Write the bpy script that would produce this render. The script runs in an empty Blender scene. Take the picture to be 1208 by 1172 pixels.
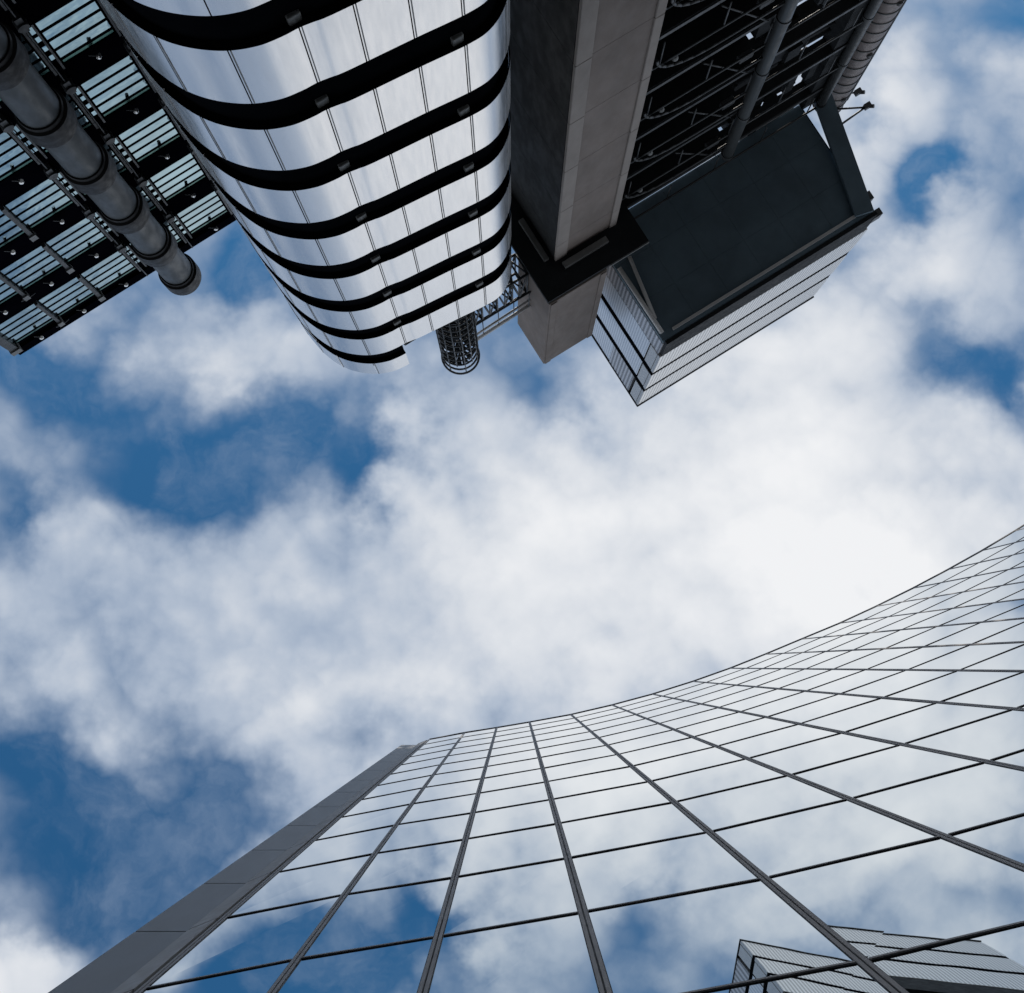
import bpy, bmesh, math, random
from mathutils import Vector, Matrix
random.seed(7)
sc = bpy.context.scene
COL = sc.collection
R = math.radians

# ------------------------------------------------------------------ camera
# world: X = right in the picture, Y = down in the picture, Z = up; the photographer stands at the
# foot of the mirror-glass tower and looks almost straight up
cam = bpy.data.cameras.new("camera"); cam_o = bpy.data.objects.new("camera", cam); COL.objects.link(cam_o)
cam.sensor_fit = 'HORIZONTAL'; cam.sensor_width = 36.0; cam.lens = 36.0 * 1800.0 / 1208.0
cam.clip_start = 0.1; cam.clip_end = 6000.0
_f, _a, _b = 1800.0, 2.0, 200.0
_n = math.sqrt(_f * _f + _a * _a + _b * _b)
_a, _b, _c = _a / _n, _b / _n, _f / _n
cR = Vector((math.sqrt(1 - _a * _a), 0, _a))
_fx = -_a * _c / math.sqrt(1 - _a * _a)
cF = Vector((_fx, -math.sqrt(1 - _c * _c - _fx * _fx), _c))
cU = cR.cross(cF)
CAM = Vector((0, 0, 1.6))
cam_o.matrix_world = Matrix(((cR.x, cU.x, -cF.x, CAM.x), (cR.y, cU.y, -cF.y, CAM.y), (cR.z, cU.z, -cF.z, CAM.z), (0, 0, 0, 1)))
sc.camera = cam_o

# ------------------------------------------------------------------ exposure, sky and sun
sc.view_settings.view_transform = 'Standard'; sc.view_settings.look = 'None'
sc.view_settings.exposure = 0.0; sc.view_settings.gamma = 1.0; sc.view_settings.use_curve_mapping = False
sc.render.engine = 'CYCLES'
sc.cycles.use_denoising = True
sc.cycles.max_bounces = 8; sc.cycles.glossy_bounces = 6; sc.cycles.diffuse_bounces = 3
sc.cycles.caustics_reflective = False; sc.cycles.caustics_refractive = False
sc.cycles.sample_clamp_indirect = 6.0

SUN_PLAN = Vector((0.05, -1.0)).normalized(); SUN_EL = R(38)
sun = bpy.data.lights.new("sun", 'SUN'); sun.energy = 2.4; sun.angle = R(0.53); sun.color = (1.0, 0.93, 0.84)
sun_o = bpy.data.objects.new("sun", sun); COL.objects.link(sun_o)
sdir = Vector((SUN_PLAN.x * math.cos(SUN_EL), SUN_PLAN.y * math.cos(SUN_EL), math.sin(SUN_EL)))
sun_o.rotation_euler = sdir.to_track_quat('Z', 'Y').to_euler(); sun_o.location = (60, -50, 150)

# cloud map in zenith coordinates (x/z, y/z): centre, half sizes, turn, strength (negative = blue gap)
HOLES = [(0.3, 0.27, 0.25, 0.18, 0, 0.63), (0.01, 0.0, 0.12, 0.04, -5, 0.35), (-0.1855, -0.1343, 0.0933, 0.0299, 5, -0.369), (-0.0985, -0.1201, 0.0249, 0.028, 0, -0.226), (-0.2187, -0.1145, 0.0436, 0.0187, 10, -0.154), (-0.1551, -0.1598, 0.0436, 0.0217, 0, -0.205), (-0.1827, -0.2778, 0.0373, 0.028, 30, -0.475), (-0.3075, -0.1769, 0.0497, 0.0311, 0, -0.25), (-0.3324, -0.0865, 0.0249, 0.0249, 0, -0.375), (-0.3315, -0.217, 0.0249, 0.0311, 0, -0.312), (-0.3043, 0.0838, 0.0623, 0.0467, 0, -0.517), (-0.2268, 0.116, 0.0747, 0.0436, -20, -0.345), (-0.1675, 0.0784, 0.0373, 0.0311, 0, -0.15), (-0.0966, 0.0513, 0.0373, 0.0187, -20, -0.312), (0.2927, -0.1939, 0.0426, 0.0277, 25, -0.468), (0.3343, -0.1768, 0.0212, 0.0159, 25, -0.234), (0.2871, -0.3246, 0.0181, 0.0292, 35, -0.538), (0.3412, -0.4438, 0.0212, 0.0212, 25, -0.205), (0.2854, -0.4167, 0.0159, 0.0317, 25, -0.117), (0.0191, -0.1654, 0.0373, 0.0249, 0, -0.15), (-0.2797, 0.1691, 0.0373, 0.0249, 0, -0.144), (0.0524, -0.0808, 0.1833, 0.0944, 0, 0.448), (0.1926, -0.1257, 0.1111, 0.1222, 0, 0.42), (-0.1786, -0.2112, 0.0667, 0.0333, 10, 0.392), (-0.2478, -0.053, 0.1056, 0.0444, 0, 0.308), (0.166, -0.2054, 0.0667, 0.05, 0, 0.21), (-0.3113, 0.1955, 0.05, 0.0278, 0, 0.42), (0.2919, -0.2573, 0.0389, 0.0278, 0, 0.35), (0.2618, -0.3988, 0.0222, 0.0444, 0, 0.35), (-0.1524, 0.0022, 0.1, 0.05, 0, 0.28), (0.3205, -0.1032, 0.0667, 0.05, 0, 0.28), (-0.0483, -0.1597, 0.0333, 0.0278, 0, 0.21), (-0.098, -0.135, 0.016, 0.05, 10, -0.205), (0.012, -0.17, 0.05, 0.022, 0, -0.16)]  # leading entry: unseen cloud added to brighten reflections in the steel
BRIGHT = [(0.26, -0.03, 0.14, 0.12, 0, 0.10), (0.30, 0.27, 0.22, 0.16, 0, 0.35), (0.181, -0.1088, 0.1278, 0.0944, 0, 0.13), (0.2252, -0.3158, 0.0833, 0.1111, 0, 0.22), (0.0414, -0.1089, 0.1111, 0.0667, 0, 0.1), (-0.1728, -0.2055, 0.05, 0.0278, 0, 0.14), (0.2745, -0.0585, 0.0833, 0.05, 0, 0.3), (0.0188, -0.0143, 0.1444, 0.0389, 0, 0.06), (-0.2251, -0.0364, 0.1111, 0.0611, 0, -0.06), (-0.0702, -0.0808, 0.0667, 0.0389, 0, 0.05), (-0.3116, 0.185, 0.0333, 0.0278, 0, 0.15)]  # leading entries: unseen bright cloud added for reflections in cladding and steel

class NT:
    """small helper to write node maths"""
    def __init__(s, tree): s.t = tree
    def new(s, kind, **kw):
        n = s.t.nodes.new(kind)
        for k, v in kw.items(): setattr(n, k, v)
        return n
    def put(s, sock, v):
        if isinstance(v, (int, float)): sock.default_value = v
        elif isinstance(v, tuple): sock.default_value = v
        else: s.t.links.new(v, sock)
    def m(s, op, a, b=None, c=None, clamp=False):
        n = s.new('ShaderNodeMath', operation=op, use_clamp=clamp)
        s.put(n.inputs[0], a)
        if b is not None: s.put(n.inputs[1], b)
        if c is not None: s.put(n.inputs[2], c)
        return n.outputs[0]
    def v(s, op, a, b=None, scale=None, out=0):
        n = s.new('ShaderNodeVectorMath', operation=op)
        s.put(n.inputs[0], a)
        if b is not None: s.put(n.inputs[1], b)
        if scale is not None: s.put(n.inputs['Scale'], scale)
        return n.outputs[out]
    def noise(s, vec, scale, detail=4, rough=.5, dist=0.0, col=False, lac=2.0):
        n = s.new('ShaderNodeTexNoise'); s.put(n.inputs['Vector'], vec)
        n.inputs['Scale'].default_value = scale; n.inputs['Detail'].default_value = detail
        n.inputs['Roughness'].default_value = rough; n.inputs['Distortion'].default_value = dist
        n.inputs['Lacunarity'].default_value = lac
        return n.outputs[1 if col else 0]
    def ramp(s, val, lo, hi, a=0.0, b=1.0, smooth=True):
        n = s.new('ShaderNodeMapRange', interpolation_type='SMOOTHSTEP' if smooth else 'LINEAR')
        s.put(n.inputs[0], val); n.inputs[1].default_value = lo; n.inputs[2].default_value = hi
        n.inputs[3].default_value = a; n.inputs[4].default_value = b
        return n.outputs[0]
    def mix(s, f, a, b, blend='MIX'):
        n = s.new('ShaderNodeMix', data_type='RGBA', blend_type=blend)
        s.put(n.inputs[0], f); s.put(n.inputs[6], a); s.put(n.inputs[7], b)
        return n.outputs[2]

def build_world():
    w = bpy.data.worlds.new("World"); sc.world = w; w.use_nodes = True
    t = w.node_tree; t.nodes.clear(); N = NT(t)
    out = N.new('ShaderNodeOutputWorld'); bg = N.new('ShaderNodeBackground')
    bg.inputs['Strength'].default_value = 0.1
    t.links.new(bg.outputs[0], out.inputs[0])
    sky = N.new('ShaderNodeTexSky'); sky.sky_type = 'NISHITA'; sky.sun_disc = False
    sky.sun_elevation = SUN_EL; sky.sun_rotation = math.atan2(SUN_PLAN.x, SUN_PLAN.y)
    sky.air_density = 1.0; sky.dust_density = 0.6; sky.ozone_density = 2.0
    tc = N.new('ShaderNodeTexCoord'); d = tc.outputs['Generated']
    sep = N.new('ShaderNodeSeparateXYZ'); t.links.new(d, sep.inputs[0])
    z = N.m('MAXIMUM', sep.outputs[2], 0.10)
    comb = N.new('ShaderNodeCombineXYZ')
    N.put(comb.inputs[0], N.m('DIVIDE', sep.outputs[0], z)); N.put(comb.inputs[1], N.m('DIVIDE', sep.outputs[1], z))
    g = comb.outputs[0]
    # ragged edges: bend the map with two sizes of turbulence
    w1 = N.v('SUBTRACT', N.noise(g, 8.0, 2, .5, col=True), (.5, .5, .5))
    w2 = N.v('SUBTRACT', N.noise(g, 26.0, 4, .55, col=True), (.5, .5, .5))
    gw = N.v('ADD', N.v('ADD', g, N.v('SCALE', w1, scale=.085)), N.v('SCALE', w2, scale=.05))
    def blobs(rows):
        acc = 0.0
        for x, y, rx, ry, rot, amp in rows:
            mp = N.new('ShaderNodeMapping', vector_type='TEXTURE')
            t.links.new(gw, mp.inputs[0])
            mp.inputs['Location'].default_value = (x, y, 0); mp.inputs['Rotation'].default_value = (0, 0, R(rot))
            mp.inputs['Scale'].default_value = (rx, ry, 1)
            q = N.v('DOT_PRODUCT', mp.outputs[0], mp.outputs[0], out=1)
            e = N.m('EXPONENT', N.m('MULTIPLY', q, -1.0))
            acc = N.m('MULTIPLY_ADD', e, amp, acc)
        return acc
    def puffs(p):
        # heaped cumulus: rounded lumps of four sizes (folded noise) over a broad soft field, with a wispy edge
        q = N.v('ADD', p, N.v('SCALE', w2, scale=.02))
        acc = N.m('MULTIPLY_ADD', N.noise(p, 6.5, 7, .54), 1.15, -.58)
        for k, (sc_, am) in enumerate(((8.0, .34), (17.0, .20), (37.0, .075), (80.0, .04))):
            nz = N.new('ShaderNodeTexNoise', normalize=False); t.links.new(N.v('ADD', q, (k * 1.7, k * .9, k * .37)), nz.inputs['Vector'])
            nz.inputs['Scale'].default_value = sc_; nz.inputs['Detail'].default_value = 0.0
            acc = N.m('MULTIPLY_ADD', N.m('SUBTRACT', N.m('ABSOLUTE', nz.outputs[0]), .2), am * 1.1, acc)
        return acc
    field = puffs(g)
    toward = puffs(N.v('ADD', g, (.004, -.016, 0)))            # the same heaps a step nearer the sun
    relief = N.m('SUBTRACT', field, toward)
    glen = N.v('LENGTH', g, out=1)
    far = N.ramp(glen, .55, 1.6, 0.0, .45)                     # unseen cloud crowding the horizon, added to whiten the ambient light
    cov = N.m('ADD', N.m('ADD', N.m('ADD', field, .60), far), blobs(HOLES))
    dens = N.ramp(cov, .26, .84)
    veil = N.ramp(N.noise(N.v('ADD', gw, (1.3, 5.1, 0)), 12.0, 6, .6), .40, .78, 0.0, .36)
    dens = N.m('MAXIMUM', dens, veil)
    thick = N.ramp(cov, .45, 1.5)
    lit = N.noise(N.v('ADD', g, (7.3, 2.2, 0)), 9.0, 5, .5)
    L = N.m('ADD', N.m('ADD', N.m('MULTIPLY_ADD', thick, .54, .12), N.m('MULTIPLY_ADD', lit, .36, -.10)), blobs(BRIGHT))
    L = N.m('MULTIPLY_ADD', relief, .58, L)
    ccol = N.new('ShaderNodeValToRGB')
    el = ccol.color_ramp.elements
    el[0].position = 0.0; el[0].color = (.23, .32, .47, 1)
    el[1].position = 1.0; el[1].color = (.88, .89, .91, 1)
    e = el.new(.35); e.color = (.45, .52, .63, 1)
    e = el.new(.65); e.color = (.69, .725, .78, 1)
    t.links.new(N.m('MULTIPLY', L, 1.0, clamp=True), ccol.inputs[0])
    cloud = N.v('SCALE', ccol.outputs[0], scale=10.0)
    blue = N.mix(1.0, sky.outputs[0], (.30, .83, 1.06, 1), 'MULTIPLY')
    t.links.new(N.mix(dens, blue, cloud), bg.inputs['Color'])
build_world()

# ------------------------------------------------------------------ materials
def mat(name, col, rough=.6, metal=0.0, vary=.25, vscale=1.2, stretch=(1, 1, 1), bump=0.0, bscale=6.0, rvary=.1, spec=.5, col2=None, bstretch=None):
    m = bpy.data.materials.new(name); m.use_nodes = True
    t = m.node_tree; N = NT(t); b = t.nodes['Principled BSDF']
    tc = N.new('ShaderNodeTexCoord').outputs['Object']
    p = N.v('MULTIPLY', tc, tuple(stretch))
    n1 = N.noise(p, vscale, 6, .6)
    f = N.ramp(n1, .3, .7)
    if col2 is None: col2 = tuple(c * (1 - vary) for c in col)
    t.links.new(N.mix(f, tuple(col) + (1,), tuple(col2) + (1,)), b.inputs['Base Color'])
    t.links.new(N.ramp(N.noise(p, vscale * 3.1, 5, .6), .3, .7, rough - rvary, rough + rvary), b.inputs['Roughness'])
    b.inputs['Metallic'].default_value = metal
    b.inputs['Specular IOR Level'].default_value = spec
    if bump:
        bn = N.new('ShaderNodeBump'); bn.inputs['Strength'].default_value = 1.0; bn.inputs['Distance'].default_value = bump
        pb = tc if bstretch is None else N.v('MULTIPLY', tc, tuple(bstretch))
        t.links.new(N.noise(pb, bscale, 3, .5), bn.inputs['Height'])
        t.links.new(bn.outputs[0], b.inputs['Normal'])
    return m

M = {}
M['asphalt'] = mat('paving', (.15, .148, .145), .85, vscale=.6, bump=.004, bscale=40)
M['glass'] = mat('mirror_glass', (.70, .765, .785), .004, 1.0, vary=.02, vscale=.3, rvary=.0, bump=.0011, bscale=.32)
M['frame'] = mat('anodised_frame', (.46, .45, .455), .5, .1, vary=.08, vscale=1, rvary=.04)
M['gasket'] = mat('black_gasket', (.012, .012, .014), .6, vary=.1)
M['core'] = mat('dark_core', (.02, .02, .022), .7, vary=.2)
M['granite'] = mat('grey_granite', (.34, .345, .355), .42, vary=.06, rvary=.02, vscale=1.1, stretch=(2, 2, .35), bump=.001, bscale=30)
M['granite_light'] = mat('pale_granite', (.46, .455, .455), .5, vary=.12, vscale=2.5)
M['steel'] = mat('brushed_steel', (.88, .875, .87), .24, 1.0, vary=.05, vscale=1.0, stretch=(3, 3, .25), rvary=.03, bump=.0022, bscale=1.1, bstretch=(1.2, 1.2, .45))
M['black'] = mat('black_band', (.005, .006, .008), .6, vary=.3, spec=0.0)
M['soffit'] = mat('dark_soffit', (.028, .032, .036), .7, vary=.25, spec=.1)
M['lampgrey'] = mat('grey_lamp_body', (.22, .23, .23), .5, .2)
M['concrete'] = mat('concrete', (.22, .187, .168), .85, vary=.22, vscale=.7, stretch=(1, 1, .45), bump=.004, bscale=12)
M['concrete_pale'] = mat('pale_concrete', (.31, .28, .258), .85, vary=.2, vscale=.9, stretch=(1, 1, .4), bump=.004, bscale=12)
M['sidewall'] = mat('shaded_side_concrete', (.022, .024, .025), .8, vary=.3, vscale=.7, stretch=(1, 1, .4), spec=.1)  # near-black colour paints in the shade on the tower's side faces
M['darkmetal'] = mat('dark_painted_metal', (.075, .082, .088), .5, .3, vary=.3, vscale=1.5)
M['duct'] = mat('dull_duct_metal', (.078, .088, .093), .45, .3, vary=.25, vscale=1.0, stretch=(1, 1, .4), spec=.25)
M['collar'] = mat('dark_collar', (.014, .014, .015), .55, 0.0, vary=.3, spec=.2)
M['ribduct'] = mat('ribbed_duct_metal', (.22, .19, .185), .5, .3, vary=.2, vscale=1.4)
M['officeglass'] = mat('office_glass', (.34, .50, .56), .05, 1.0, vary=.3, vscale=.6, rvary=.04, bump=.02, bscale=.8)
M['officeglass_dim'] = mat('dim_office_glass', (.05, .17, .14), .25, .9, vary=.25)
M['spandrel'] = mat('black_spandrel', (.003, .003, .006), .7, vary=.3, spec=0.0)
M['white_lamp'] = mat('polished_lamp_head', (.92, .92, .9), .2, .9, vary=.05)
M['under'] = mat('slate_underside', (.15, .225, .285), .75, vary=.28, vscale=.45)
M['rail'] = mat('grey_rail', (.75, .77, .78), .5, .0, vary=.15)
M['alu'] = mat('pale_aluminium', (.90, .895, .885), .30, .85, vary=.06, vscale=1.2, stretch=(1, 1, 4))
M['lattice'] = mat('lattice_steel', (.06, .07, .08), .5, .4)

def perforated(name, a, b, k, metal, ax=1, lo=-.15, hi=.35):
    m = bpy.data.materials.new(name); m.use_nodes = True
    t = m.node_tree; N = NT(t); bs = t.nodes['Principled BSDF']
    tc = N.new('ShaderNodeTexCoord').outputs['Object']
    s = N.new('ShaderNodeSeparateXYZ'); t.links.new(tc, s.inputs[0])
    p = N.m('SINE', N.m('MULTIPLY', N.m('ADD', s.outputs[ax], s.outputs[2]), k))
    q = N.m('SINE', N.m('MULTIPLY', N.m('SUBTRACT', s.outputs[ax], s.outputs[2]), k))
    f = N.ramp(N.m('MULTIPLY', p, q), lo, hi)
    t.links.new(N.mix(f, a + (1,), b + (1,)), bs.inputs['Base Color'])
    bs.inputs['Metallic'].default_value = metal; bs.inputs['Roughness'].default_value = .4
    return m
M['alu'] = perforated('louvred_aluminium', (.90, .895, .88), (.20, .21, .21), 15.0, .88, 0, .10, .42)
M['perf'] = perforated('perforated_panel', (.80, .84, .88), (.42, .47, .53), 20.0, .85)
M['perf_dark'] = perforated('dark_mesh_panel', (.60, .62, .66), (.02, .022, .03), 13.0, .6)

# ------------------------------------------------------------------ mesh helpers
class MB:
    def __init__(s): s.bm = bmesh.new()
    def prism(s, poly, z0, z1, mi=0, top=None):
        bm = s.bm; n = len(poly); top = top or poly
        a = [bm.verts.new((x, y, z0)) for x, y in poly]; b = [bm.verts.new((x, y, z1)) for x, y in top]
        area = sum(poly[i][0] * poly[(i + 1) % n][1] - poly[(i + 1) % n][0] * poly[i][1] for i in range(n))
        fs = []
        for i in range(n):
            j = (i + 1) % n
            fs.append(bm.faces.new((a[i], a[j], b[j], b[i]) if area > 0 else (a[j], a[i], b[i], b[j])))
        fs.append(bm.faces.new(a[::-1] if area > 0 else a)); fs.append(bm.faces.new(b if area > 0 else b[::-1]))
        for f in fs: f.material_index = mi
        return s
    def box(s, u0, u1, v0, v1, z0, z1, mi=0):
        return s.prism([(u0, v0), (u1, v0), (u1, v1), (u0, v1)], z0, z1, mi)
    def tube(s, p, q, r, seg=10, mi=0, r2=None):
        p, q = Vector(p), Vector(q); d = (q - p).normalized()
        x = d.cross(Vector((0, 0, 1)))
        if x.length < 1e-4: x = Vector((1, 0, 0))
        x.normalize(); y = d.cross(x); r2 = r if r2 is None else r2
        ring = lambda c, rr: [s.bm.verts.new(c + (x * math.cos(k * 2 * math.pi / seg) + y * math.sin(k * 2 * math.pi / seg)) * rr) for k in range(seg)]
        a, b = ring(p, r), ring(q, r2)
        for k in range(seg):
            f = s.bm.faces.new((a[k], a[(k + 1) % seg], b[(k + 1) % seg], b[k])); f.material_index = mi; f.smooth = True
        for l in (a[::-1], b): s.bm.faces.new(l).material_index = mi
        return s
    def beam(s, p, q, w, h, mi=0):
        """square bar from p to q, w across and h upwards"""
        p, q = Vector(p), Vector(q); d = (q - p).normalized()
        x = d.cross(Vector((0, 0, 1))); x.normalize(); y = x.cross(d)
        cs = [(-1, -1), (1, -1), (1, 1), (-1, 1)]
        a = [s.bm.verts.new(p + x * i * w / 2 + y * j * h / 2) for i, j in cs]
        b = [s.bm.verts.new(q + x * i * w / 2 + y * j * h / 2) for i, j in cs]
        for k in range(4): s.bm.faces.new((a[k], a[(k + 1) % 4], b[(k + 1) % 4], b[k])).material_index = mi
        s.bm.faces.new(a[::-1]).material_index = mi; s.bm.faces.new(b).material_index = mi
        return s
    def lathe(s, cx, cy, prof, seg=32, mi=0):
        rings = [[s.bm.verts.new((cx + r * math.cos(k * 2 * math.pi / seg), cy + r * math.sin(k * 2 * math.pi / seg), z)) for k in range(seg)] for r, z in prof]
        for a, b in zip(rings, rings[1:]):
            for k in range(seg):
                f = s.bm.faces.new((a[k], a[(k + 1) % seg], b[(k + 1) % seg], b[k])); f.material_index = mi; f.smooth = True
        s.bm.faces.new(rings[0][::-1]).material_index = mi; s.bm.faces.new(rings[-1]).material_index = mi
        return s
    def ring(s, c, r, w, seg=24, mi=0):
        cx, cy, cz = c
        for k in range(seg):
            a, b = k * 2 * math.pi / seg, (k + 1) * 2 * math.pi / seg
            s.tube((cx + r * math.cos(a), cy + r * math.sin(a), cz), (cx + r * math.cos(b), cy + r * math.sin(b), cz), w, 5, mi)
        return s
    def sphere(s, c, r, mi=0, seg=10):
        prof = []
        for i in range(1, 6): a = math.pi * i / 6; prof.append((r * math.sin(a), c[2] - r * math.cos(a)))
        return s.lathe(c[0], c[1], prof, seg, mi)
    def build(s, name, mats, parent=None, org=(0, 0, 0), bevel=0.0, fix=True):
        if fix: bmesh.ops.recalc_face_normals(s.bm, faces=s.bm.faces)
        for e in s.bm.edges:
            if len(e.link_faces) != 2 or e.calc_face_angle(0) > R(38): e.smooth = False
        bmesh.ops.translate(s.bm, verts=s.bm.verts, vec=(-org[0], -org[1], -org[2]))
        me = bpy.data.meshes.new(name); s.bm.to_mesh(me); s.bm.free()
        for m in (mats if isinstance(mats, (list, tuple)) else [mats]): me.materials.append(M[m])
        o = bpy.data.objects.new(name, me); COL.objects.link(o)
        if parent: o.parent = parent
        if bevel:
            md = o.modifiers.new('bevel', 'BEVEL'); md.width = bevel; md.segments = 2; md.limit_method = 'ANGLE'
        return o

TH = R(-32.0)                                   # the steel towers stand turned 32 degrees to the street
UX, UY = math.cos(TH), math.sin(TH)
def world_uv(u, v): return (u * UX - v * UY, u * UY + v * UX)
def thing(name, u, v, label, cat, group=None, z=0.0):
    """Empty at the base of a thing of the steel building, in its turned grid"""
    o = bpy.data.objects.new(name, None); COL.objects.link(o)
    x, y = world_uv(u, v); o.location = (x, y, z); o.rotation_euler = (0, 0, TH)
    o['label'] = label; o['category'] = cat
    if group: o['group'] = group
    o.empty_display_size = .5
    return o

# ------------------------------------------------------------------ ground
gnd = MB(); gnd.box(-3000, 3000, -3000, 3000, -1.0, 0.0)
gnd = gnd.build('ground', 'asphalt'); gnd['kind'] = 'structure'

# ------------------------------------------------------------------ mirror-glass tower
PLAN = [(-2.53, 2.19), (-1.48, 1.99), (-0.515, 1.84), (0.475, 1.675), (1.72, 1.45), (2.96, 1.165), (4.18, 0.84), (5.40, 0.46),
        (6.53, 0.065), (7.60, -0.355), (8.70, -0.81), (9.87, -1.29), (10.99, -1.80), (12.12, -2.35), (13.21, -2.92),
        (14.25, -3.49), (15.27, -4.09), (16.28, -4.72), (17.27, -5.37), (18.24, -6.05)]
TZ = [0.44 + 2.96 * k for k in range(17)]        # transom heights, last = parapet 47.8
def build_glass_tower():
    t = bpy.data.objects.new('glass_tower', None); COL.objects.link(t); t.location = (4.0, 2.0, 0); ORG = (4.0, 2.0, 0)
    t['label'] = 'tall curved tower of mirror glass panes reflecting clouds, with a grey stone edge'; t['category'] = 'office tower'
    P = [Vector((x, y, 0)) for x, y in PLAN]; n = len(P)
    def frame(i):
        a, b = P[max(i - 1, 0)], P[min(i + 1, n - 1)]
        tg = (b - a).normalized(); return tg, Vector((tg.y, -tg.x, 0))   # normal points to the street
    # body behind the panes
    m = MB(); front = [P[i] - frame(i)[1] * .25 for i in range(n)]
    m.prism([(p.x, p.y) for p in front] + [(30, 10), (24, 26), (2, 28), (-3.0, 14)], 0, 47.3)
    m.build('core_wall', 'core', t, ORG)
    # panes
    panes = []
    for i in range(n - 1):
        tg = (P[i + 1] - P[i]).normalized(); nr = Vector((tg.y, -tg.x, 0))
        for k in range(len(TZ) - 1):
            c = (P[i] + P[i + 1]) / 2 + Vector((0, 0, (TZ[k] + TZ[k + 1]) / 2)); q = c - CAM
            dpt = q.dot(cF); px, py = q.dot(cR) / dpt, q.dot(cU) / dpt
            vis = abs(px) < .36 and abs(py) < .35
            area = (q.normalized().dot(-nr)) / q.length_squared if vis else -1.0 / q.length_squared
            panes.append((area, i, k))
    panes.sort(reverse=True)
    rest = MB()
    rnd = random.Random(3)
    for r, (area, i, k) in enumerate(panes):
        tg = (P[i + 1] - P[i]).normalized(); nr = Vector((tg.y, -tg.x, 0))
        a, b = P[i] + tg * .012, P[i + 1] - tg * .012
        ja, jb = rnd.uniform(-.0016, .0016), rnd.uniform(-.0016, .0016)
        a0, b0 = a + nr * ja, b - nr * ja
        a1, b1 = a + nr * jb, b - nr * jb
        bk = nr * -.02
        mm = MB() if r < 100 else rest
        mm.prism([tuple(x.xy) for x in (a0, b0, b0 + bk, a0 + bk)], TZ[k] + .012, TZ[k + 1] - .012, 0,
                 [tuple(x.xy) for x in (a1, b1, b1 + bk, a1 + bk)])
        if r < 100: mm.build('glass_pane', 'glass', t, ORG)
    o = rest.build('glass_panes', 'glass', t, ORG); o['kind'] = 'stuff'
    # mullions: two pale flanges with a dark groove between
    for i in range(n):
        tg, nr = frame(i); m = MB()
        def bar(s0, s1, d0, d1, mi):
            m.prism([tuple((P[i] + tg * s + nr * d).xy) for s, d in ((s0, d0), (s1, d0), (s1, d1), (s0, d1))], 0, TZ[-1] + .10, mi)
        bar(-.030, -.006, -.03, .008, 0); bar(.006, .030, -.03, .008, 0); bar(-.0058, .0058, -.03, .002, 1)
        bar(-.036, -.0302, -.03, .004, 1); bar(.0302, .036, -.03, .004, 1)
        m.build('mullion', ['frame', 'gasket'], t, ORG)
    # transoms: a grey cap over a black undercut, one run per storey
    for z in TZ:
        m = MB()
        for i in range(n - 1):
            tg = (P[i + 1] - P[i]).normalized(); nr = Vector((tg.y, -tg.x, 0))
            a, b = P[i] + tg * .037, P[i + 1] - tg * .037
            m.prism([tuple(x.xy) for x in (a - nr * .03, b - nr * .03, b + nr * .010, a + nr * .010)], z, z + .034, 0)
            m.prism([tuple(x.xy) for x in (a - nr * .03, b - nr * .03, b + nr * .006, a + nr * .006)], z - .018, z - .001, 1)
        m.build('transom', ['frame', 'gasket'], t, ORG)
    # parapet coping
    m = MB()
    for i in range(n - 1):
        tg = (P[i + 1] - P[i]).normalized(); nr = Vector((tg.y, -tg.x, 0))
        a, b = P[i], P[i + 1]
        m.prism([tuple(x.xy) for x in (a - nr * .3, b - nr * .3, b + nr * .02, a + nr * .02)], TZ[-1] + .11, TZ[-1] + .26, 0)
    m.build('parapet_coping', 'granite_light', t, ORG)
    # stone pier at the left end: storey-high slabs with open joints
    p0, p1, p2 = Vector((-3.30, 2.30, 0)), Vector((-2.84, 2.30, 0)), Vector((-2.585, 2.20, 0))
    m = MB(); m.prism([(-3.27, 2.34), (-2.85, 2.34), (-2.60, 2.25), (-2.6, 3.2), (-3.0, 14), (-3.27, 14)], 0, 46.5); m.build('pier_core', 'core', t, ORG)
    for k in range(16):
        z0, z1 = TZ[k] + .02, min(TZ[k + 1] - .02, 46.9)
        m = MB()
        m.prism([(-3.30, 2.30), (-2.843, 2.30), (-2.843, 2.335), (-3.268, 2.335), (-3.268, 13.9), (-3.30, 13.9)], z0, z1, 0)
        m.build('stone_slab', 'granite', t, ORG)
        m = MB()
        m.prism([(-2.838, 2.285), (-2.588, 2.185), (-2.588, 2.24), (-2.838, 2.333)], z0, z1 + (.7 if k == 15 else 0), 0)
        m.build('stone_reveal', 'granite_light', t, ORG)
build_glass_tower()

# ------------------------------------------------------------------ steel-clad stair tower
def catmull(pts, step=.08):
    out = []
    n = len(pts)
    for i in range(n - 1):
        p0, p1, p2, p3 = (Vector(pts[max(0, min(n - 1, i + k))]) for k in (-1, 0, 1, 2))
        m = max(2, int((p2 - p1).length / step))
        for k in range(m):
            s = k / m
            out.append(.5 * ((2 * p1) + (-p0 + p2) * s + (2 * p0 - 5 * p1 + 4 * p2 - p3) * s * s + (-p0 + 3 * p1 - 3 * p2 + p3) * s ** 3))
    out.append(Vector(pts[-1])); return out
STAIR = catmull([(0.0, -17.6), (0.0, -16.6), (0.0, -15.6), (.05, -14.8), (.18, -14.1), (.45, -13.42), (.85, -12.88), (1.42, -12.42),
                 (2.0, -12.16), (2.5, -12.07), (2.85, -12.05), (3.15, -12.0), (3.5, -11.94), (5.0, -11.80), (6.2, -11.68), (6.75, -11.72),
                 (7.22, -11.95), (7.62, -12.35), (7.88, -12.9), (7.98, -13.6), (8.0, -14.5), (8.0, -16.0), (8.0, -17.6)])
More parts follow.
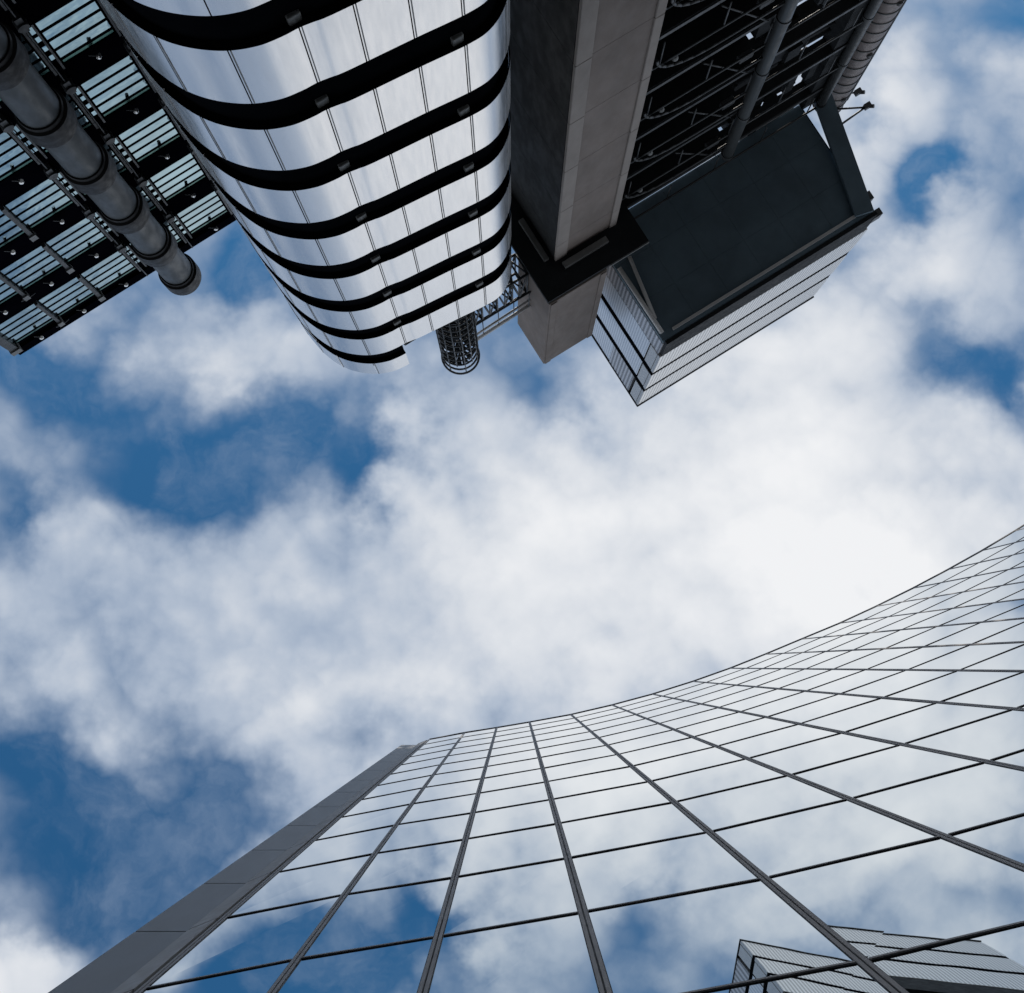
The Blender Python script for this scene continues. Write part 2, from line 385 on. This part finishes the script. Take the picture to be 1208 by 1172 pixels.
def offset(path, d):
    out = []
    for i, p in enumerate(path):
        t = (path[min(i + 1, len(path) - 1)] - path[max(i - 1, 0)]).normalized()
        out.append(p + Vector((-t.y, t.x)) * d)
    return out
def nearest(path, q): return min(range(len(path)), key=lambda i: (path[i] - Vector(q)).length)
def build_stair_tower():
    bu, bv = 4.0, -14.5; ORG = (bu, bv, 0)
    t = thing('stair_tower', bu, bv, 'rounded stair tower wrapped in bands of brushed steel panels and black gaps', 'stair tower')
    inner = offset(STAIR, -.20); soff = offset(STAIR, -.05); back = offset(STAIR, -.03)
    m = MB(); m.prism([tuple(p) for p in inner], 0, 56.0); cut = nearest(STAIR, (2.78, -12.05))
    m.prism([tuple(p) for p in inner[:cut + 1]] + [(2.78, -17.6)], 56.002, 59.4)
    m.build('core', 'black', t, ORG)
    b0, per, hgt = 28.68, 4.18, 2.66
    seams = [(0, -16.6), (0, -15.2), (.14, -14.25), (.49, -13.36), (1.5, -12.37), (2.86, -12.05), (3.95, -11.9), (5.03, -11.8), (6.08, -11.69), (7.3, -12.0), (7.92, -13.1), (8, -14.6), (8, -16.2)]
    idx = [0] + [nearest(STAIR, q) for q in seams] + [len(STAIR) - 1]
    rest = MB()
    def panel(mb, i0, i1, z0, z1):
        a = STAIR[i0:i1 + 1]; b = back[i0:i1 + 1]
        d0 = (a[1] - a[0]).normalized() * .014; d1 = (a[-1] - a[-2]).normalized() * .014
        a = [a[0] + d0] + a[1:-1] + [a[-1] - d1]; b = [b[0] + d0] + b[1:-1] + [b[-1] - d1]
        n = len(a); bm = mb.bm
        g = [[bm.verts.new((p.x, p.y, z)) for p in pts] for pts, z in ((a, z0), (a, z1), (b, z1), (b, z0))]
        for k in range(n - 1):
            for q in range(4):
                f = bm.faces.new((g[q][k], g[q][k + 1], g[(q + 1) % 4][k + 1], g[(q + 1) % 4][k])); f.smooth = q in (0, 2); f.material_index = 1 if q == 3 else 0
        bm.faces.new([g[q][0] for q in range(4)]); bm.faces.new([g[q][-1] for q in range(4)][::-1])
    for k in range(-6, 8):
        z0 = b0 + per * k; z1 = z0 + hgt
        lobe = k == 7
        if lobe: z0, z1 = 58.0, 60.0
        for j in range(len(idx) - 1):
            if lobe and idx[j] >= cut: continue
            i1 = min(idx[j + 1], cut) if lobe else idx[j + 1]
            if i1 - idx[j] < 2: continue
            front = k >= 0 and 2 <= j <= 10
            mb = MB() if front else rest
            panel(mb, idx[j], i1, z0, z1)
            if front: mb.build('steel_panel', ['steel', 'black'], t, ORG)
        # dark floor slab closing the band from below
        s = MB(); poly = [tuple(p) for p in (soff[:cut + 1] if lobe else soff)] + ([(2.78, -17.6)] if lobe else [])
        s.prism(poly, z0 + .06, z0 + .30); s.build('floor_slab', 'black', t, ORG)
        # a dark lip below the panels
        lip = MB()
        for j in range(0, (cut if lobe else len(STAIR) - 1), 1):
            a, b = offset(STAIR[max(0, j - 1):j + 3], -.03), None
        # lamps under the slab
        if k >= -1:
            for (u, v) in ((2.86, -12.26), (6.0, -11.90)):
                if lobe: continue
                l = MB(); l.box(u - .14, u + .14, v - .22, v + .10, z0 - .30, z0 + .055)
                l.build('soffit_lamp', 'lampgrey', t, ORG, bevel=.03)
        lip.bm.free()
    for j in range(2, 11):
        p = STAIR[idx[j]]; tt = (STAIR[idx[j] + 1] - STAIR[idx[j] - 1]).normalized(); nn = Vector((-tt.y, tt.x))
        for k in range(0, 8 if idx[j] < cut else 7):
            z0 = b0 + per * k; z1 = z0 + hgt
            if k == 7: z0, z1 = 58.0, 60.0
            q = p + tt * .055; m = MB()
            m.prism([tuple(q + tt * x + nn * y) for x, y in ((-.012, -.03), (.012, -.03), (.012, .012), (-.012, .012))], z0 + .01, z1 - .01)
            m.build('seam_strip', 'lampgrey', t, ORG)
    o = rest.build('steel_panels', ['steel', 'black'], t, ORG); o['kind'] = 'stuff'
    m = MB(); m.prism([tuple(p) for p in soff], 56.31, 56.5); m.build('roof_deck', 'soffit', t, ORG)
build_stair_tower()

def build_mast():
    u, v = 5.16, -12.62; ORG = (u, v, 56.5); Z0, Z1 = 56.5, 66.9; r = .78
    t = thing('spiral_stair', u, v, 'round cage of dark rings around a spiral stair on the stair tower roof', 'spiral stair', z=56.5)
    m = MB(); m.tube((u, v, Z0), (u, v, Z1 - .4), .09, 10); m.build('newel_post', 'lattice', t, ORG)
    z = Z0 + .3
    while z <= Z1 - .3:
        m = MB(); m.ring((u, v, z), r, .045, 26); m.build('cage_ring', 'lattice', t, ORG); z += .93
    m = MB(); m.ring((u, v, Z1 + .02), r + .03, .05, 28); m.build('cage_ring', 'lattice', t, ORG)
    for k in range(14):
        a = k * 2 * math.pi / 14; m = MB()
        m.tube((u + r * math.cos(a), v + r * math.sin(a), Z0), (u + r * math.cos(a), v + r * math.sin(a), Z1 - (1.4 if k % 2 else 0)), .028, 6)
        m.build('cage_bar', 'lattice', t, ORG)
    for k in range(54):
        a = k * .42; zz = Z0 + .4 + k * .17; w = .19; m = MB()
        m.prism([(u + .08 * math.cos(a), v + .08 * math.sin(a)), (u + (r - .06) * math.cos(a - w), v + (r - .06) * math.sin(a - w)), (u + (r - .06) * math.cos(a + w), v + (r - .06) * math.sin(a + w))], zz, zz + .04)
        m.build('tread', 'lattice', t, ORG)
build_mast()

def truss(name, u0, u1, v, z0, z1, dv, bays, label, r=.05):
    ORG = ((u0 + u1) / 2, v, z0)
    t = thing(name, ORG[0], v, label, 'truss', z=z0)
    for vv in (v, v - dv):
        for z in (z0, z1): m = MB(); m.tube((u0, vv, z), (u1, vv, z), r, 8); m.build('chord', 'lattice', t, ORG)
        for u in (u0 + .1, min(u1, 7.6) - .1): m = MB(); m.tube((u, vv, 56.5), (u, vv, z0), r * .8, 8); m.build('leg', 'lattice', t, ORG)
    m = MB(); du = (u1 - u0) / bays
    for k in range(bays + 1):
        u = u0 + k * du
        for vv in (v, v - dv): m.tube((u, vv, z0), (u, vv, z1), r * .7, 6)
        for z in (z0, z1): m.tube((u, v, z), (u, v - dv, z), r * .7, 6)
        if k < bays:
            a, b = (z0, z1) if k % 2 else (z1, z0)
            for vv in (v, v - dv): m.tube((u, vv, a), (u + du, vv, b), r * .7, 6)
            for z in (z0, z1): m.tube((u, v if k % 2 else v - dv, z), (u + du, v - dv if k % 2 else v, z), r * .7, 6)
    m.build('lacing', 'lattice', t, ORG)
    return t
truss('roof_truss', 2.95, 4.6, -12.6, 58.3, 59.1, .5, 6, 'short dark lattice truss between the steel lobe and the round stair cage')
truss('roof_truss', 5.75, 9.2, -13.6, 64.4, 67.6, 1.0, 9, 'deep dark lattice truss between the round stair cage and the concrete tower', .06)
def build_rails():
    ORG = (7.4, -13.4, 66.0)
    t = thing('guard_rail', 7.4, -13.4, 'pair of pale tubes running from the round cage to the concrete tower', 'rail', z=66.0)
    for z, r in ((68.3, .06), (69.3, .09)):
        m = MB(); m.tube((5.9, -13.3, z), (9.22, -13.4, z), r, 8); m.build('tube', 'rail', t, ORG)
    for k in range(5):
        m = MB(); m.tube((5.95 + .8 * k, -13.35, 66.6), (5.95 + .8 * k, -13.35, 69.3), .025, 6); m.build('post', 'lattice', t, ORG)
    m = MB(); m.tube((5.9, -13.35, 66.6), (9.22, -13.35, 66.6), .05, 8); m.build('sill_tube', 'lattice', t, ORG)
build_rails()

# ------------------------------------------------------------------ louvred office wing, left
def build_office_wing():
    u0, u1, vf, H = -10.15, .28, -21.05, 60.9; ORG = (.28, -21.05, 0)
    t = thing('office_wing', .28, -21.05, 'dark office wing with glazing in four pale stripes per storey behind the round duct', 'office building')
    t.rotation_euler.z += R(-1.0)
    m = MB(); m.box(u0 + .1, u1 - .1, -34, vf - .12, 0, H - .3); m.build('core', 'spandrel', t, ORG)
    per = 4.28
    m = MB(); m.box(u0, u1, -34, vf + .02, H - .25, H + .45); m.build('roof_edge', 'spandrel', t, ORG)
    lines = [.10, -2.02, -4.12, -6.12, -7.98, -10.02]
    for k in range(1, 11):
        z0 = H - per * k
        s = MB(); s.box(u0, u1, vf - .12, vf + .012, z0 - .80, z0 + .60); s.build('spandrel', 'spandrel', t, ORG)
        for j in range(5):
            a, b = lines[j + 1], lines[j]
            ga = .24 if j < 2 else (.24 if j == 2 and False else .10); gb = .24 if j < 3 else .10
            m = MB()
            for q in range(4):
                zz = z0 + .78 + q * .61
                m.box(a + ga, b - gb, vf - .10, vf, zz, zz + .49, 0)
            m.box(a + ga, b - gb, vf - .10, vf - .02, z0 + 3.24, z0 + 3.42, 1)
            g = m.build('glazing', ['officeglass', 'officeglass_dim'], t, ORG)
            m = MB()
            for q in range(5):
                zz = z0 + .64 + q * .61
                m.box(a + ga - .02, b - gb + .02, vf - .11, vf + .012, zz + .01, zz + .138)
            m.build('glazing_bar', 'spandrel', g)
            g.children[0].data.transform(Matrix.Translation((-ORG[0], -ORG[1], 0)))
            # lamp on an arm over the glazing
            c = (a + b) / 2 + .05
            m = MB(); m.tube((c - .2, vf + .02, z0 + 3.75), (c, vf + .16, z0 + 3.75), .025, 6)
            m.sphere((c + .03, vf + .22, z0 + 3.72), .095, 1); m.tube((c + .03, vf + .22, z0 + 3.62), (c + .08, vf + .30, z0 + 3.5), .06, 8, 1)
            m.build('facade_lamp', ['darkmetal', 'white_lamp'], t, ORG)
        # ladder strips with small panes
        for u in lines[:3]:
            m = MB()
            for q in range(4):
                zz = z0 + .80 + q * .61
                m.box(u - .15 + .06, u + .15 - .04, vf - .1, vf + .01, zz + .02, zz + (.42 if q == 0 else .30), 1)
            m.box(u - .17, u - .10, vf - .1, vf + .16, z0 + .55, z0 + 3.5, 0); m.box(u + .12, u + .18, vf - .1, vf + .12, z0 + .55, z0 + 3.5, 0)
            m.build('mullion_ladder', ['darkmetal', 'officeglass'], t, ORG)
            m = MB(); m.tube((u - .05, vf - .1, z0 + .1), (u - .05, vf + .34, z0 + .1), .17, 14)
            m.box(u - .15, u + .05, vf - .1, vf + .28, z0 - .35, z0 + .45)
            m.tube((u - .05, vf + .22, z0 + .2), (u - .05, vf + .22, z0 + per - .1), .022, 6)
            m.build('bracket', 'darkmetal', t, ORG)
        for u, w in ((lines[3], .07), (lines[4], .06), (lines[5], .16)):
            m = MB(); m.box(u - w, u + w, vf - .1, vf + .18, z0 + .60, z0 + 3.45, 0)
            m.box(u - w - .05, u + w + .05, vf - .1, vf + .24, z0 + 3.45, z0 + 3.85, 1)
            m.build('fin', ['darkmetal', 'lampgrey'], t, ORG)
    for k in range(1, 11):
        z0 = H - per * k; u = lines[4]
        for e in (.28, -.28):
            m = MB(); m.tube((u, vf + .2, z0 + 3.8), (u + e, vf + .05, z0 + 4.1), .03, 6); m.build('stay', 'darkmetal', t, ORG)
build_office_wing()

def build_big_duct():
    u, v = -2.98, -19.75; ORG = (u, v, 0)
    t = thing('ventilation_duct', u, v, 'thick round grey duct with dark collars climbing the striped office wing', 'duct')
    m = MB(); m.lathe(u, v, [(.60, 0), (.60, 59.6)], 40); m.build('pipe', 'duct', t, ORG)
    tops = [60.2 - 4.28 * k for k in range(14)]
    for z in tops:
        m = MB(); m.lathe(u, v, [(.58, z - 1.25), (.65, z - 1.25), (.67, z - 1.20), (.66, z - 1.06), (.745, z - 1.02), (.745, z - .06), (.72, z), (.3, z)], 40)
        m.build('collar', 'collar', t, ORG)
    m = MB()
    for z in tops: m.box(u - .12, u + .12, v - 1.3, v - .5, z - .7, z - .4)
    m.build('bracket', 'darkmetal', t, ORG)
build_big_duct()

# ------------------------------------------------------------------ concrete lift tower
def build_concrete_tower():
    ORG = (11.5, -14.5, 0)
    t = thing('concrete_tower', 11.5, -14.5, 'square concrete tower with pale corner strips and an overhanging block on top', 'lift tower')
    m = MB(); m.box(10.45, 13.34, -17.0, -13.47, 0, 63.6); m.build('shaft_core', 'core', t, ORG)
    joints = [-.0] + [5.9 + 4.65 * k for k in range(13)]; joints = [z for z in joints if z < 63] + [63.98]
    for z0, z1 in zip(joints, joints[1:]):
        a, b = z0 + .012, z1 - .012
        m = MB(); m.box(10.97, 13.06, -13.46, -13.40, a, b); m.build('face_panel', 'concrete', t, ORG)
        m = MB(); m.box(10.39, 10.96, -13.46, -13.33, a, b); m.build('corner_strip', 'concrete_pale', t, ORG, bevel=.03)
        m = MB(); m.box(13.07, 13.41, -13.46, -13.33, a, b); m.build('corner_strip', 'concrete_pale', t, ORG, bevel=.03)
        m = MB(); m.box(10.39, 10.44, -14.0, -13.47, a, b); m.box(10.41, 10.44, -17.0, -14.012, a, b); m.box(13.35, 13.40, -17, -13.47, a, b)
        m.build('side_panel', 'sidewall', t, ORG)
    m = MB(); m.box(9.22, 14.20, -17.5, -12.03, 64.0, 64.28); m.build('soffit', 'soffit', t, ORG)
    m = MB(); m.box(12.3, 14.2, -12.028, -11.98, 64.06, 64.2); m.build('soffit_trim', 'lampgrey', t, ORG)
    m = MB(); m.box(9.98, 10.22, -15.6, -13.55, 63.72, 63.995); m.box(10.58, 12.72, -13.12, -12.84, 63.72, 63.995); m.build('bracket_slab', 'lampgrey', t, ORG, bevel=.02)
    m = MB(); m.box(9.24, 12.13, -14.45, -11.95, 64.29, 76.9); m.build('top_block', 'concrete', t, ORG, bevel=.05)
    m = MB(); m.box(9.30, 9.62, -11.948, -11.90, 64.35, 76.8); m.box(11.78, 12.08, -11.948, -11.90, 64.35, 76.8); m.build('block_strip', 'concrete', t, ORG, bevel=.02)
build_concrete_tower()

# ------------------------------------------------------------------ dark service tower
def build_service_tower():
    ORG = (19.4, -16.0, 0); u0, u1, vf = 13.5, 25.3, -14.25
    t = thing('service_tower', 19.4, -16.0, 'dark open service tower of floor slabs, rails and pipes beside the concrete tower', 'service tower')
    m = MB(); m.box(u0, 19.9, -20, -15.5, 0, 68.2); m.build('rear_wall', 'spandrel', t, ORG)
    m = MB(); m.box(24.3, 25.3, -15.0, -14.26, 0, 68.2); m.build('end_wall', 'soffit', t, ORG)
    fl = [5.85 + 4.65 * k for k in range(14)]
    rnd = random.Random(5)
    for z in fl:
        if z > 67: continue
        m = MB(); m.box(u0, 19.95, -15.5, vf, z - .16, z + .16); m.box(19.96, 24.28, -14.95, vf, z - .10, z + .12); m.build('slab', 'soffit', t, ORG)
        m = MB(); m.box(u0, u1 + .02, vf + .002, vf + .06, z - .11, z + .13); m.build('slab_edge', 'darkmetal', t, ORG)
        m = MB(); m.tube((u0 + .6, vf + .22, z + 1.9), (u1 - .2, vf + .22, z + 1.9), .05, 8)
        m.tube((u0 + .6, vf + .22, z + 1.9), (u0 + .1, vf + .12, z + 1.2), .05, 8)
        for q in range(5): m.tube((u0 + .9 + q * 2.5, vf + .2, z + .1), (u0 + .9 + q * 2.5, vf + .2, z + 1.9), .03, 6)
        m.build('hand_rail', 'darkmetal', t, ORG)
        m = MB(); m.box(u0 - .08, u0 + .22, vf, vf + .55, z + 1.0, z + 1.35); m.build('hook_bracket', 'lampgrey', t, ORG, bevel=.05)
        m = MB(); m.sphere((u0 + 1.5, vf + .22, z + 2.1), .13); m.build('lamp', 'lampgrey', t, ORG)
        m = MB(); m.box(18.5, 19.1, vf - .1, vf + .15, z + 2.4, z + 2.75); m.build('junction_box', 'darkmetal', t, ORG, bevel=.03)
        # clutter of boxes and pipes in the open part
        m = MB()
        for q in range(12):
            u = rnd.uniform(20.1, 24.0); v = rnd.uniform(-15.7, -14.6); w = rnd.uniform(.15, .5); h = rnd.uniform(.4, 2.4)
            m.box(u - w, u + w, v - w * .6, v + w * .6, z + .13 + rnd.random() * 1.6, z + .2 + h + 1.3)
        for q in range(4):
            zz = z + rnd.uniform(.8, 4.2); v = rnd.uniform(-16.9, -14.8)
            m.tube((19.9, v, zz), (24.4, v + .1, zz), rnd.uniform(.06, .2), 8)
        m.tube((20, -16.8, z), (24, -16.8, z + 4.5), .12, 8); m.tube((24, -16.7, z), (20, -16.7, z + 4.5), .12, 8)
        m.build('plant', 'soffit', t, ORG)
        if z < 62:
            m = MB(); m.tube((16.6, vf + .12, z + .2), (19.2, vf + .12, z + 4.5), .035, 8)
            m.build('diagonal', 'darkmetal', t, ORG)
            m = MB(); prev = None
            for q in range(9):
                a = q / 8 * math.pi / 2; c = (u0 + 3.2 - 2.6 * math.cos(a), vf + .35, z + .9 + 1.9 * math.sin(a))
                if prev: m.tube(prev, c, .05, 8)
                prev = c
            m.tube(prev, (19.4, vf + .35, z + 2.8), .05, 8); m.build('bent_pipe', 'darkmetal', t, ORG)
        m = MB(); u = rnd.uniform(21.2, 23.4); m.tube((u, -15.6, z + 2.0), (u + .5, -14.8, z + 2.0), .28, 16); m.build('vent_drum', 'alu', t, ORG)
build_service_tower()

def round_pipe(name, u, v, z1, r, col, label, cat, mname, ring=4.65, group=None):
    ORG = (u, v, 0); t = thing(name, u, v, label, cat, group)
    m = MB(); m.lathe(u, v, [(r, 0), (r, z1)], 24); m.build('pipe', mname, t, ORG)
    z = z1 - .3
    while z > 1:
        m = MB(); m.lathe(u, v, [(r, z - .12), (r * 1.14, z - .12), (r * 1.14, z + .06), (r, z + .06)], 24); m.build('joint_ring', col, t, ORG); z -= ring
    return t
round_pipe('drain_pipe', 19.62, -13.86, 66.2, .25, 'darkmetal', 'slim grey pipe in front of the dark floors, ending at the plant room edge', 'pipe', 'duct')
round_pipe('riser_pipe', 25.10, -14.05, 68.3, .21, 'darkmetal', 'dark vertical pipe along the left side of the ribbed duct', 'pipe', 'darkmetal')
def build_ribbed_duct():
    u, v = 26.95, -14.80; ORG = (u, v, 0); r = .74; z1 = 72.0
    t = thing('ribbed_duct', u, v, 'broad ribbed metal duct with warm grey shine at the right end of the towers', 'duct')
    m = MB(); m.lathe(u, v, [(r, 0), (r, z1)], 40); m.build('pipe', 'ribduct', t, ORG)
    z = z1 - .05
    while z > 22:
        m = MB(); m.lathe(u, v, [(r, z - .05), (r + .035, z - .03), (r + .035, z + .03), (r, z + .05)], 40); m.build('rib', 'duct', t, ORG); z -= .95
    z = z1 - 2
    while z > 22:
        m = MB(); m.lathe(u - .1, v + r - .02, [(.02, z - .16), (.13, z - .1), (.13, z + .1), (.02, z + .16)], 12); m.build('hatch', 'darkmetal', t, ORG); z -= 5.2
    m = MB(); m.tube((u + .62, v + .55, 0), (u + .62, v + .55, z1 - .5), .035, 6); m.build('cable', 'darkmetal', t, ORG)
build_ribbed_duct()

# ------------------------------------------------------------------ plant room box on top
def build_plant_room():
    ORG = (19.0, -11.0, 68.4)
    t = thing('plant_room', 19.0, -11.0, 'big overhanging plant room with slate underside and pale banded cladding', 'plant room', z=68.4)
    u0, u1, v0, v1 = 13.22, 24.75, -14.6, -8.42
    m = MB(); m.box(u0 + .2, u1 - .2, v0, v1 - .2, 68.75, 83.7); m.build('core', 'soffit', t, ORG)
    m = MB(); m.box(u0 + .05, 24.40, v0, v1 - .22, 68.48, 68.73); m.build('underside_deck', 'under', t, ORG)
    for q in range(6):
        for r in range(3):
            m = MB(); du = (24.38 - u0 - .07) / 6; dv = (v1 - .24 - v0) / 3
            m.box(u0 + .07 + q * du + .004, u0 + .07 + (q + 1) * du - .004, v0 + r * dv + .004, v0 + (r + 1) * dv - .004, 68.44, 68.478)
            m.build('underside_panel', 'under', t, ORG)
    m = MB(); m.box(u0 + .12, u1 - .15, v1 - .20, v1 - .03, 68.42, 71.0); m.build('fascia', 'soffit', t, ORG)
    m = MB(); m.box(u0 + .7, 24.1, v1 - .55, v1 - .42, 68.28, 68.432); m.build('edge_rail', 'rail', t, ORG)
    m = MB(); m.box(u0 + .03, u0 + .19, v0, v1 - .2, 68.78, 71.0); m.build('side_fascia', 'perf_dark', t, ORG)
    bands = [(71.02, 74.75), (75.45, 79.15), (79.85, 83.95)]
    for z0, z1 in bands:
        m = MB(); zc = 4
        # slightly bowed front band
        pts = [(v1 - .012, z0), (v1 + .0, z0 + .4), (v1 + .008, (z0 + z1) / 2), (v1 + .004, z1 - .4), (v1 - .008, z1)]
        bm = m.bm
        A = [bm.verts.new((u0 + .02, v, z)) for v, z in pts] + [bm.verts.new((u0 + .02, v1 - .18, z1)), bm.verts.new((u0 + .02, v1 - .18, z0))]
        B = [bm.verts.new((u1, v, z)) for v, z in pts] + [bm.verts.new((u1, v1 - .18, z1)), bm.verts.new((u1, v1 - .18, z0))]
        n = len(A)
        for k in range(n): bm.faces.new((A[k], A[(k + 1) % n], B[(k + 1) % n], B[k]))
        bm.faces.new(A[::-1]); bm.faces.new(B)
        m.build('front_band', 'alu', t, ORG)
        if z1 < 83:
            m = MB(); m.box(u0 + .03, u1 - .02, v1 - .17, v1 - .02, z1 + .002, z1 + .698); m.build('front_joint', 'black', t, ORG)
            m = MB(); m.box(u0 + .03, u0 + .17, v0, v1 - .18, z1 - .25, z1 + .698); m.build('side_joint', 'black', t, ORG)
        m = MB(); m.box(u0, u0 + .18, v1 - .75, v1 - .20, z0, z1 - .26); m.build('corner_post', 'alu', t, ORG)
        top = z1 > 83
        m = MB(); m.box(u0 + .02, u0 + .18, v0, v1 - (2.9 if top else .85), z0, z1 - .26); m.build('side_band', 'perf', t, ORG)
        if top:
            m = MB(); m.box(u0 + .02, u0 + .18, v1 - 2.88, v1 - .95, z0, z1); m.build('mesh_panel', 'perf_dark', t, ORG)
        m = MB(); m.box(u1 - .18, u1 - .01, v0, v1 - .2, z0, z1); m.build('end_band', 'perf', t, ORG)
    m = MB(); m.box(u0 - .02, u1 + .02, v0, v1 + .06, 84.01, 84.12); m.build('roof_trim', 'darkmetal', t, ORG)
    m = MB(); m.tube((13.38, -12.5, 68.3), (13.42, -9.0, 68.3), .11, 8); m.build('strut', 'rail', t, ORG)
    m = MB(); m.tube((14.05, -12.7, 68.3), (13.50, -9.7, 68.3), .09, 8); m.build('strut', 'rail', t, ORG)
    m = MB(); m.beam((25.42, -14.5, 68.15), (24.02, -8.75, 68.25), .85, .3); m.build('diagonal_brace', 'under', t, ORG)
    m = MB(); m.box(u0 + .3, 25.6, v0 - .12, v0 - .002, 67.9, 68.4); m.build('rear_beam', 'rail', t, ORG)
    m = MB(); m.box(24.5, 25.0, -8.75, -8.42, 68.9, 69.7); m.box(24.76, 24.95, -9.6, -9.2, 68.6, 69.2); m.build('corner_fitting', 'darkmetal', t, ORG)
build_plant_room()

def build_camera_arm(name, pts, head, label):
    ORG = pts[0][0]; t = thing(name, ORG[0], ORG[1], label, 'lamp arm', z=ORG[2])
    m = MB()
    for a, b in pts: m.tube(a, b, .05, 6)
    m.build('arm', 'darkmetal', t, ORG)
    m = MB(); x, y, z = head; m.box(x - .16, x + .16, y - .12, y + .12, z - .2, z + .12); m.tube((x, y, z), (x + .22, y + .2, z - .15), .1, 8)
    m.build('lamp_head', 'darkmetal', t, ORG)
build_camera_arm('lamp_arm', [((26.6, -14.1, 71), (27.9, -13.4, 71)), ((26.4, -13.3, 71), (27.9, -13.4, 71))], (28.0, -13.4, 71), 'two rods carrying a small dark lamp out beside the plant room')
build_camera_arm('lamp_arm', [((27.4, -14.5, 71), (28.0, -14.2, 71))], (28.0, -14.2, 71), 'small single-rod lamp arm at the end of the ribbed duct')
